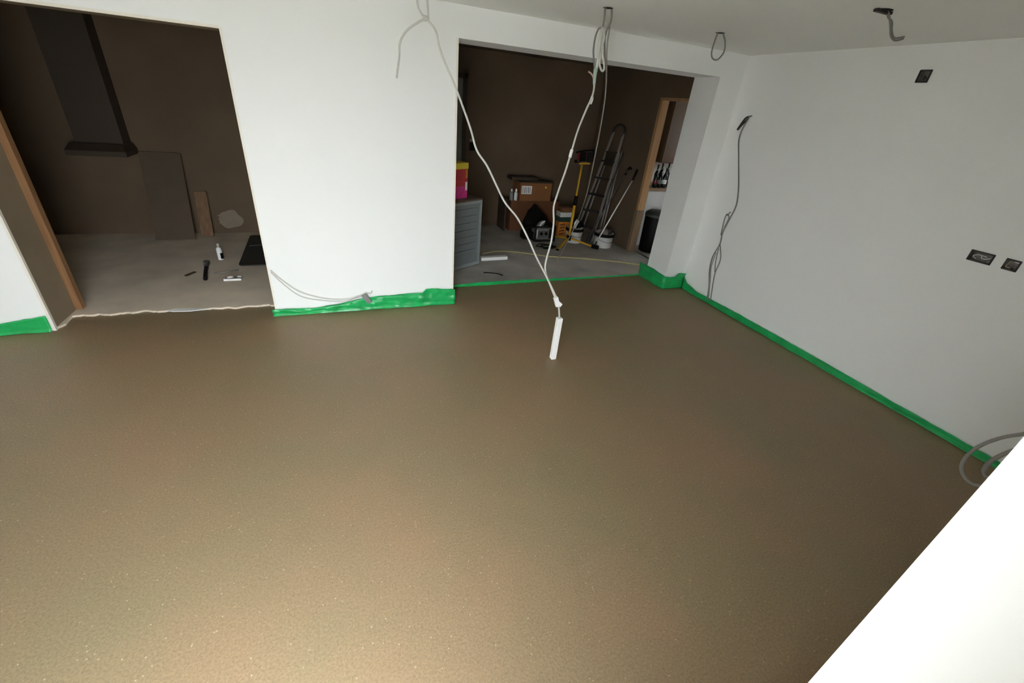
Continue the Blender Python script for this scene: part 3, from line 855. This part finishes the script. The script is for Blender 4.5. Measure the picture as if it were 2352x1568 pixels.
obj('top_handle', MB().tube([(3.06, 5.58, 1.295), (3.20, 5.58, 1.325), (3.34, 5.58, 1.335)], .012), BLACK, t)
obj('clamp_knob', MB().blob((3.07, 5.57, 1.185), (.022, .022, .022), 1, 0).tube([(3.07, 5.57, 1.185), (3.14, 5.58, 1.165)], .006), BLACK, t)

# buckets
def bucket(label, cx, cy, r, h, junk):
    t = thing('plastic_bucket', label, 'bucket', (cx, cy, .012), 'white buckets in the rear room')
    obj('tub', MB().lathe(cx, cy, [(r * .88, .012), (r * .9, .016), (r, h), (r * 1.04, h), (r * 1.04, h + .012), (r * .96, h + .012), (r * .86, .03)], 28), WPLAST, t)
    obj('rim_band', MB().lathe(cx, cy, [(r * 1.01, h - .03), (r * 1.07, h - .028), (r * 1.07, h + .012), (r * 1.0, h + .014)], 28, cap=False), BLACK, t)
    obj('bail', MB().tube([(cx - r * 1.05, cy - .01, h - .02), (cx - r * .8, cy - r * .75, h - .075), (cx, cy - r * 1.08, h - .10), (cx + r * .8, cy - r * .75, h - .075), (cx + r * 1.05, cy - .01, h - .02)], .003), GALV, t)
    return t
bucket('white bucket with a black lid piece standing behind the tripod light', 3.33, 5.76, .13, .215, 0)
t = thing('hand_drill', 'black and white tool resting on the nearer left white bucket', 'tool', (3.33, 5.75, .225))
obj('body', MB().blob((3.36, 5.76, .275), (.10, .08, .055), 4, .3, zmin=.222), BLACK, t)
obj('white_casing', MB().tube([(3.30, 5.72, .24), (3.31, 5.715, .30), (3.34, 5.72, .345)], .030, 10), WPLAST, t)
bucket('white bucket heaped with rags standing by the bare plaster side wall', 3.70, 5.50, .145, .205, 1)
t = thing('rag_heap', 'grey brown rags heaped in the right hand white bucket', 'rags', (3.70, 5.50, .20))
obj('rag', MB().blob((3.67, 5.50, .235), (.085, .085, .045), 6, .6, 7), mat('dusty_rag', (140, 130, 118), .9, var=.3, scale=20), t)
obj('rag', MB().blob((3.755, 5.48, .235), (.055, .06, .04), 9, .6, 7), mat('dark_rag', (70, 64, 60), .9, var=.3, scale=20), t)
obj('brush', MB().tube([(3.60, 5.47, .22), (3.62, 5.44, .27), (3.68, 5.43, .29)], .012), GALV, t)

# step ladder leaning on the side wall
t = thing('step_ladder', 'folded aluminium step ladder leaning on the bare side wall', 'ladder', (3.62, 5.85, .012))
fa, fb = Vector((3.50, 6.02, .012)), Vector((3.66, 5.74, .012))
ta, tb = Vector((3.945, 6.13, 1.56)), Vector((3.945, 5.86, 1.58))
for (p, q) in ((fa, ta), (fb, tb)):
    obj('stile', MB().obox(p, q, (0, .018, 0), (.012, 0, 0)), ALU, t, .003)
fc, fd = fa + Vector((.085, -.015, 0)), fb + Vector((.085, -.015, 0))
tc_, td = ta + Vector((-.02, -.01, -.28)), tb + Vector((-.02, -.01, -.28))
for (p, q) in ((fc, tc_), (fd, td)):
    obj('rear_leg', MB().obox(p, q, (0, .012, 0), (.010, 0, 0)), ALU, t, .002)
for k in range(5):
    s = .12 + k * .155
    a, b = fa.lerp(ta, s), fb.lerp(tb, s)
    obj('tread', MB().obox(a, b, (.045, 0, .0), (0, 0, .012)), DGREY, t, .003)
a, b = fa.lerp(ta, .82), fb.lerp(tb, .82)
obj('platform', MB().obox(a - Vector((0, 0, .09)), b - Vector((0, 0, .09)), (.014, 0, 0), (.0, 0, .10)), HOODM, t, .003)
obj('hand_loop', MB().tube([ta - Vector((.01, 0, .06)), ta + Vector((0, .0, .04)), (ta + tb) / 2 + Vector((0, 0, .09)), tb + Vector((0, 0, .04)), tb - Vector((.01, 0, .06))], .016), DGREY, t)

# leaning poles
def pole(label, a, b, r, m, tip=None):
    t = thing('long_pole', label, 'pole', a, 'poles leaning by the ladder')
    obj('shaft', MB().tube([a, b], r, 10), m, t)
    if tip:
        obj('tip', tip, BLACK, t)
    return t
pole('grey pole with a black hook end leaning in front of the ladder', (3.50, 5.67, .02), (3.965, 5.60, 1.115), .0125, GALV,
     MB().tube([(3.93, 5.605, 1.03), (3.965, 5.60, 1.115), (3.97, 5.575, 1.14), (3.965, 5.535, 1.125)], .014))
pole('tall thin grey pole leaning against the ladder', (3.56, 5.672, .02), (3.97, 5.812, 1.30), .0115, GALV)
pole('pale grey pole standing nearest the side wall', (3.79, 5.72, .02), (3.975, 5.86, 1.33), .0125, ALU)
t = thing('roller_pole', 'white extension pole with black grip leaning on the side wall', 'pole', (3.49, 5.37, .03))
obj('shaft', MB().tube([(3.51, 5.37, .13), (3.955, 5.42, 1.01)], .0095, 10), WPLAST, t)
obj('grip', MB().tube([(3.945, 5.418, .99), (3.975, 5.40, 1.14)], lambda a: .017 + .004 * math.sin(a * 3), 10), BLACK, t)
obj('roller_frame', MB().tube([(3.51, 5.37, .13), (3.48, 5.36, .08), (3.44, 5.36, .07)], .007), BLACK, t)
obj('roller_sleeve', MB().tube([(3.52, 5.32, .045), (3.46, 5.40, .045)], .030, 12), BLACK, t)

# ------------------------------------------------------------------ kitchen beyond
t = thing('kitchen_unit', 'white kitchen base unit beyond the far doorway', 'cabinet', (4.75, 5.75, .012))
obj('carcass', MB().box(4.24, 5.4, 5.50, YK - .002, .012, .845), WPLAST, t, .003)
obj('unit_door', MB().box(4.25, 4.80, 5.482, 5.50, .10, .835), WPLAST, t, .003)
obj('unit_door', MB().box(4.81, 5.39, 5.482, 5.50, .10, .835), WPLAST, t, .003)
o = obj('worktop', MB().box(4.22, 5.42, 5.455, YK - .002, .846, .885), WORKT, None, .003)
tag(o, 'brown kitchen worktop carrying dark bottles beyond the far doorway', 'worktop')
t = thing('wall_cabinet', 'brown kitchen wall cabinet above the bottles', 'cabinet', (5.0, 5.95, 1.2))
obj('carcass', MB().box(4.66, 5.40, 5.80, YK - .002, 1.20, 2.25), BRONZE, t, .003)
obj('cabinet_door', MB().box(4.665, 5.01, 5.78, 5.80, 1.21, 2.24), BRONZE, t, .003)
obj('cabinet_door', MB().box(5.02, 5.39, 5.78, 5.80, 1.21, 2.24), BRONZE, t, .003)
names = ['dark bottle with a red label at the left end of the worktop', 'tall dark bottle second from the left on the worktop', 'dark bottle with a pale label in the middle of the worktop',
         'black bottle behind the pale labelled one on the worktop', 'dark bottle with a white label near the right of the worktop', 'tall black bottle at the right end of the worktop']
for i, (bx, by, r, h, m, lm) in enumerate(((4.435, 5.53, .032, .25, GLASSG, GLASSR), (4.49, 5.61, .034, .31, GLASSG, None), (4.515, 5.53, .032, .27, GLASSG, GREYM),
                                            (4.575, 5.62, .034, .33, GLASSG, None), (4.60, 5.535, .034, .28, GLASSG, WPLAST), (4.675, 5.60, .036, .34, GLASSG, None))):
    t = thing('drink_bottle', names[i], 'bottle', (bx, by, .885), 'bottles on the kitchen worktop')
    z = .885
    obj('glass', MB().lathe(bx, by, [(r * .9, z), (r, z + .01), (r, z + h * .58), (r * .8, z + h * .66), (r * .36, z + h * .76), (r * .34, z + h * .97)], 14), m, t)
    obj('cap', MB().lathe(bx, by, [(r * .42, z + h * .93), (r * .42, z + h), (r * .2, z + h * 1.005)], 12), GLASSR if i % 2 else GALV, t)
    if lm:
        obj('label_panel', MB().lathe(bx, by, [(r * 1.01, z + h * .20), (r * 1.02, z + h * .21), (r * 1.02, z + h * .40), (r * 1.01, z + h * .41)], 14, cap=False), lm, t)
t = thing('waste_bin', 'black round waste bin inside the far doorway', 'bin', (4.36, 5.22, .012))
obj('drum', MB().lathe(4.36, 5.22, [(.145, .012), (.155, .02), (.165, .52), (.16, .535)], 28), BLACK, t)
obj('lid', MB().lathe(4.36, 5.22, [(.172, .53), (.174, .55), (.165, .585), (.12, .615), (.05, .628)], 28), mat('dark_green_grey_plastic', (48, 54, 50), .45), t)
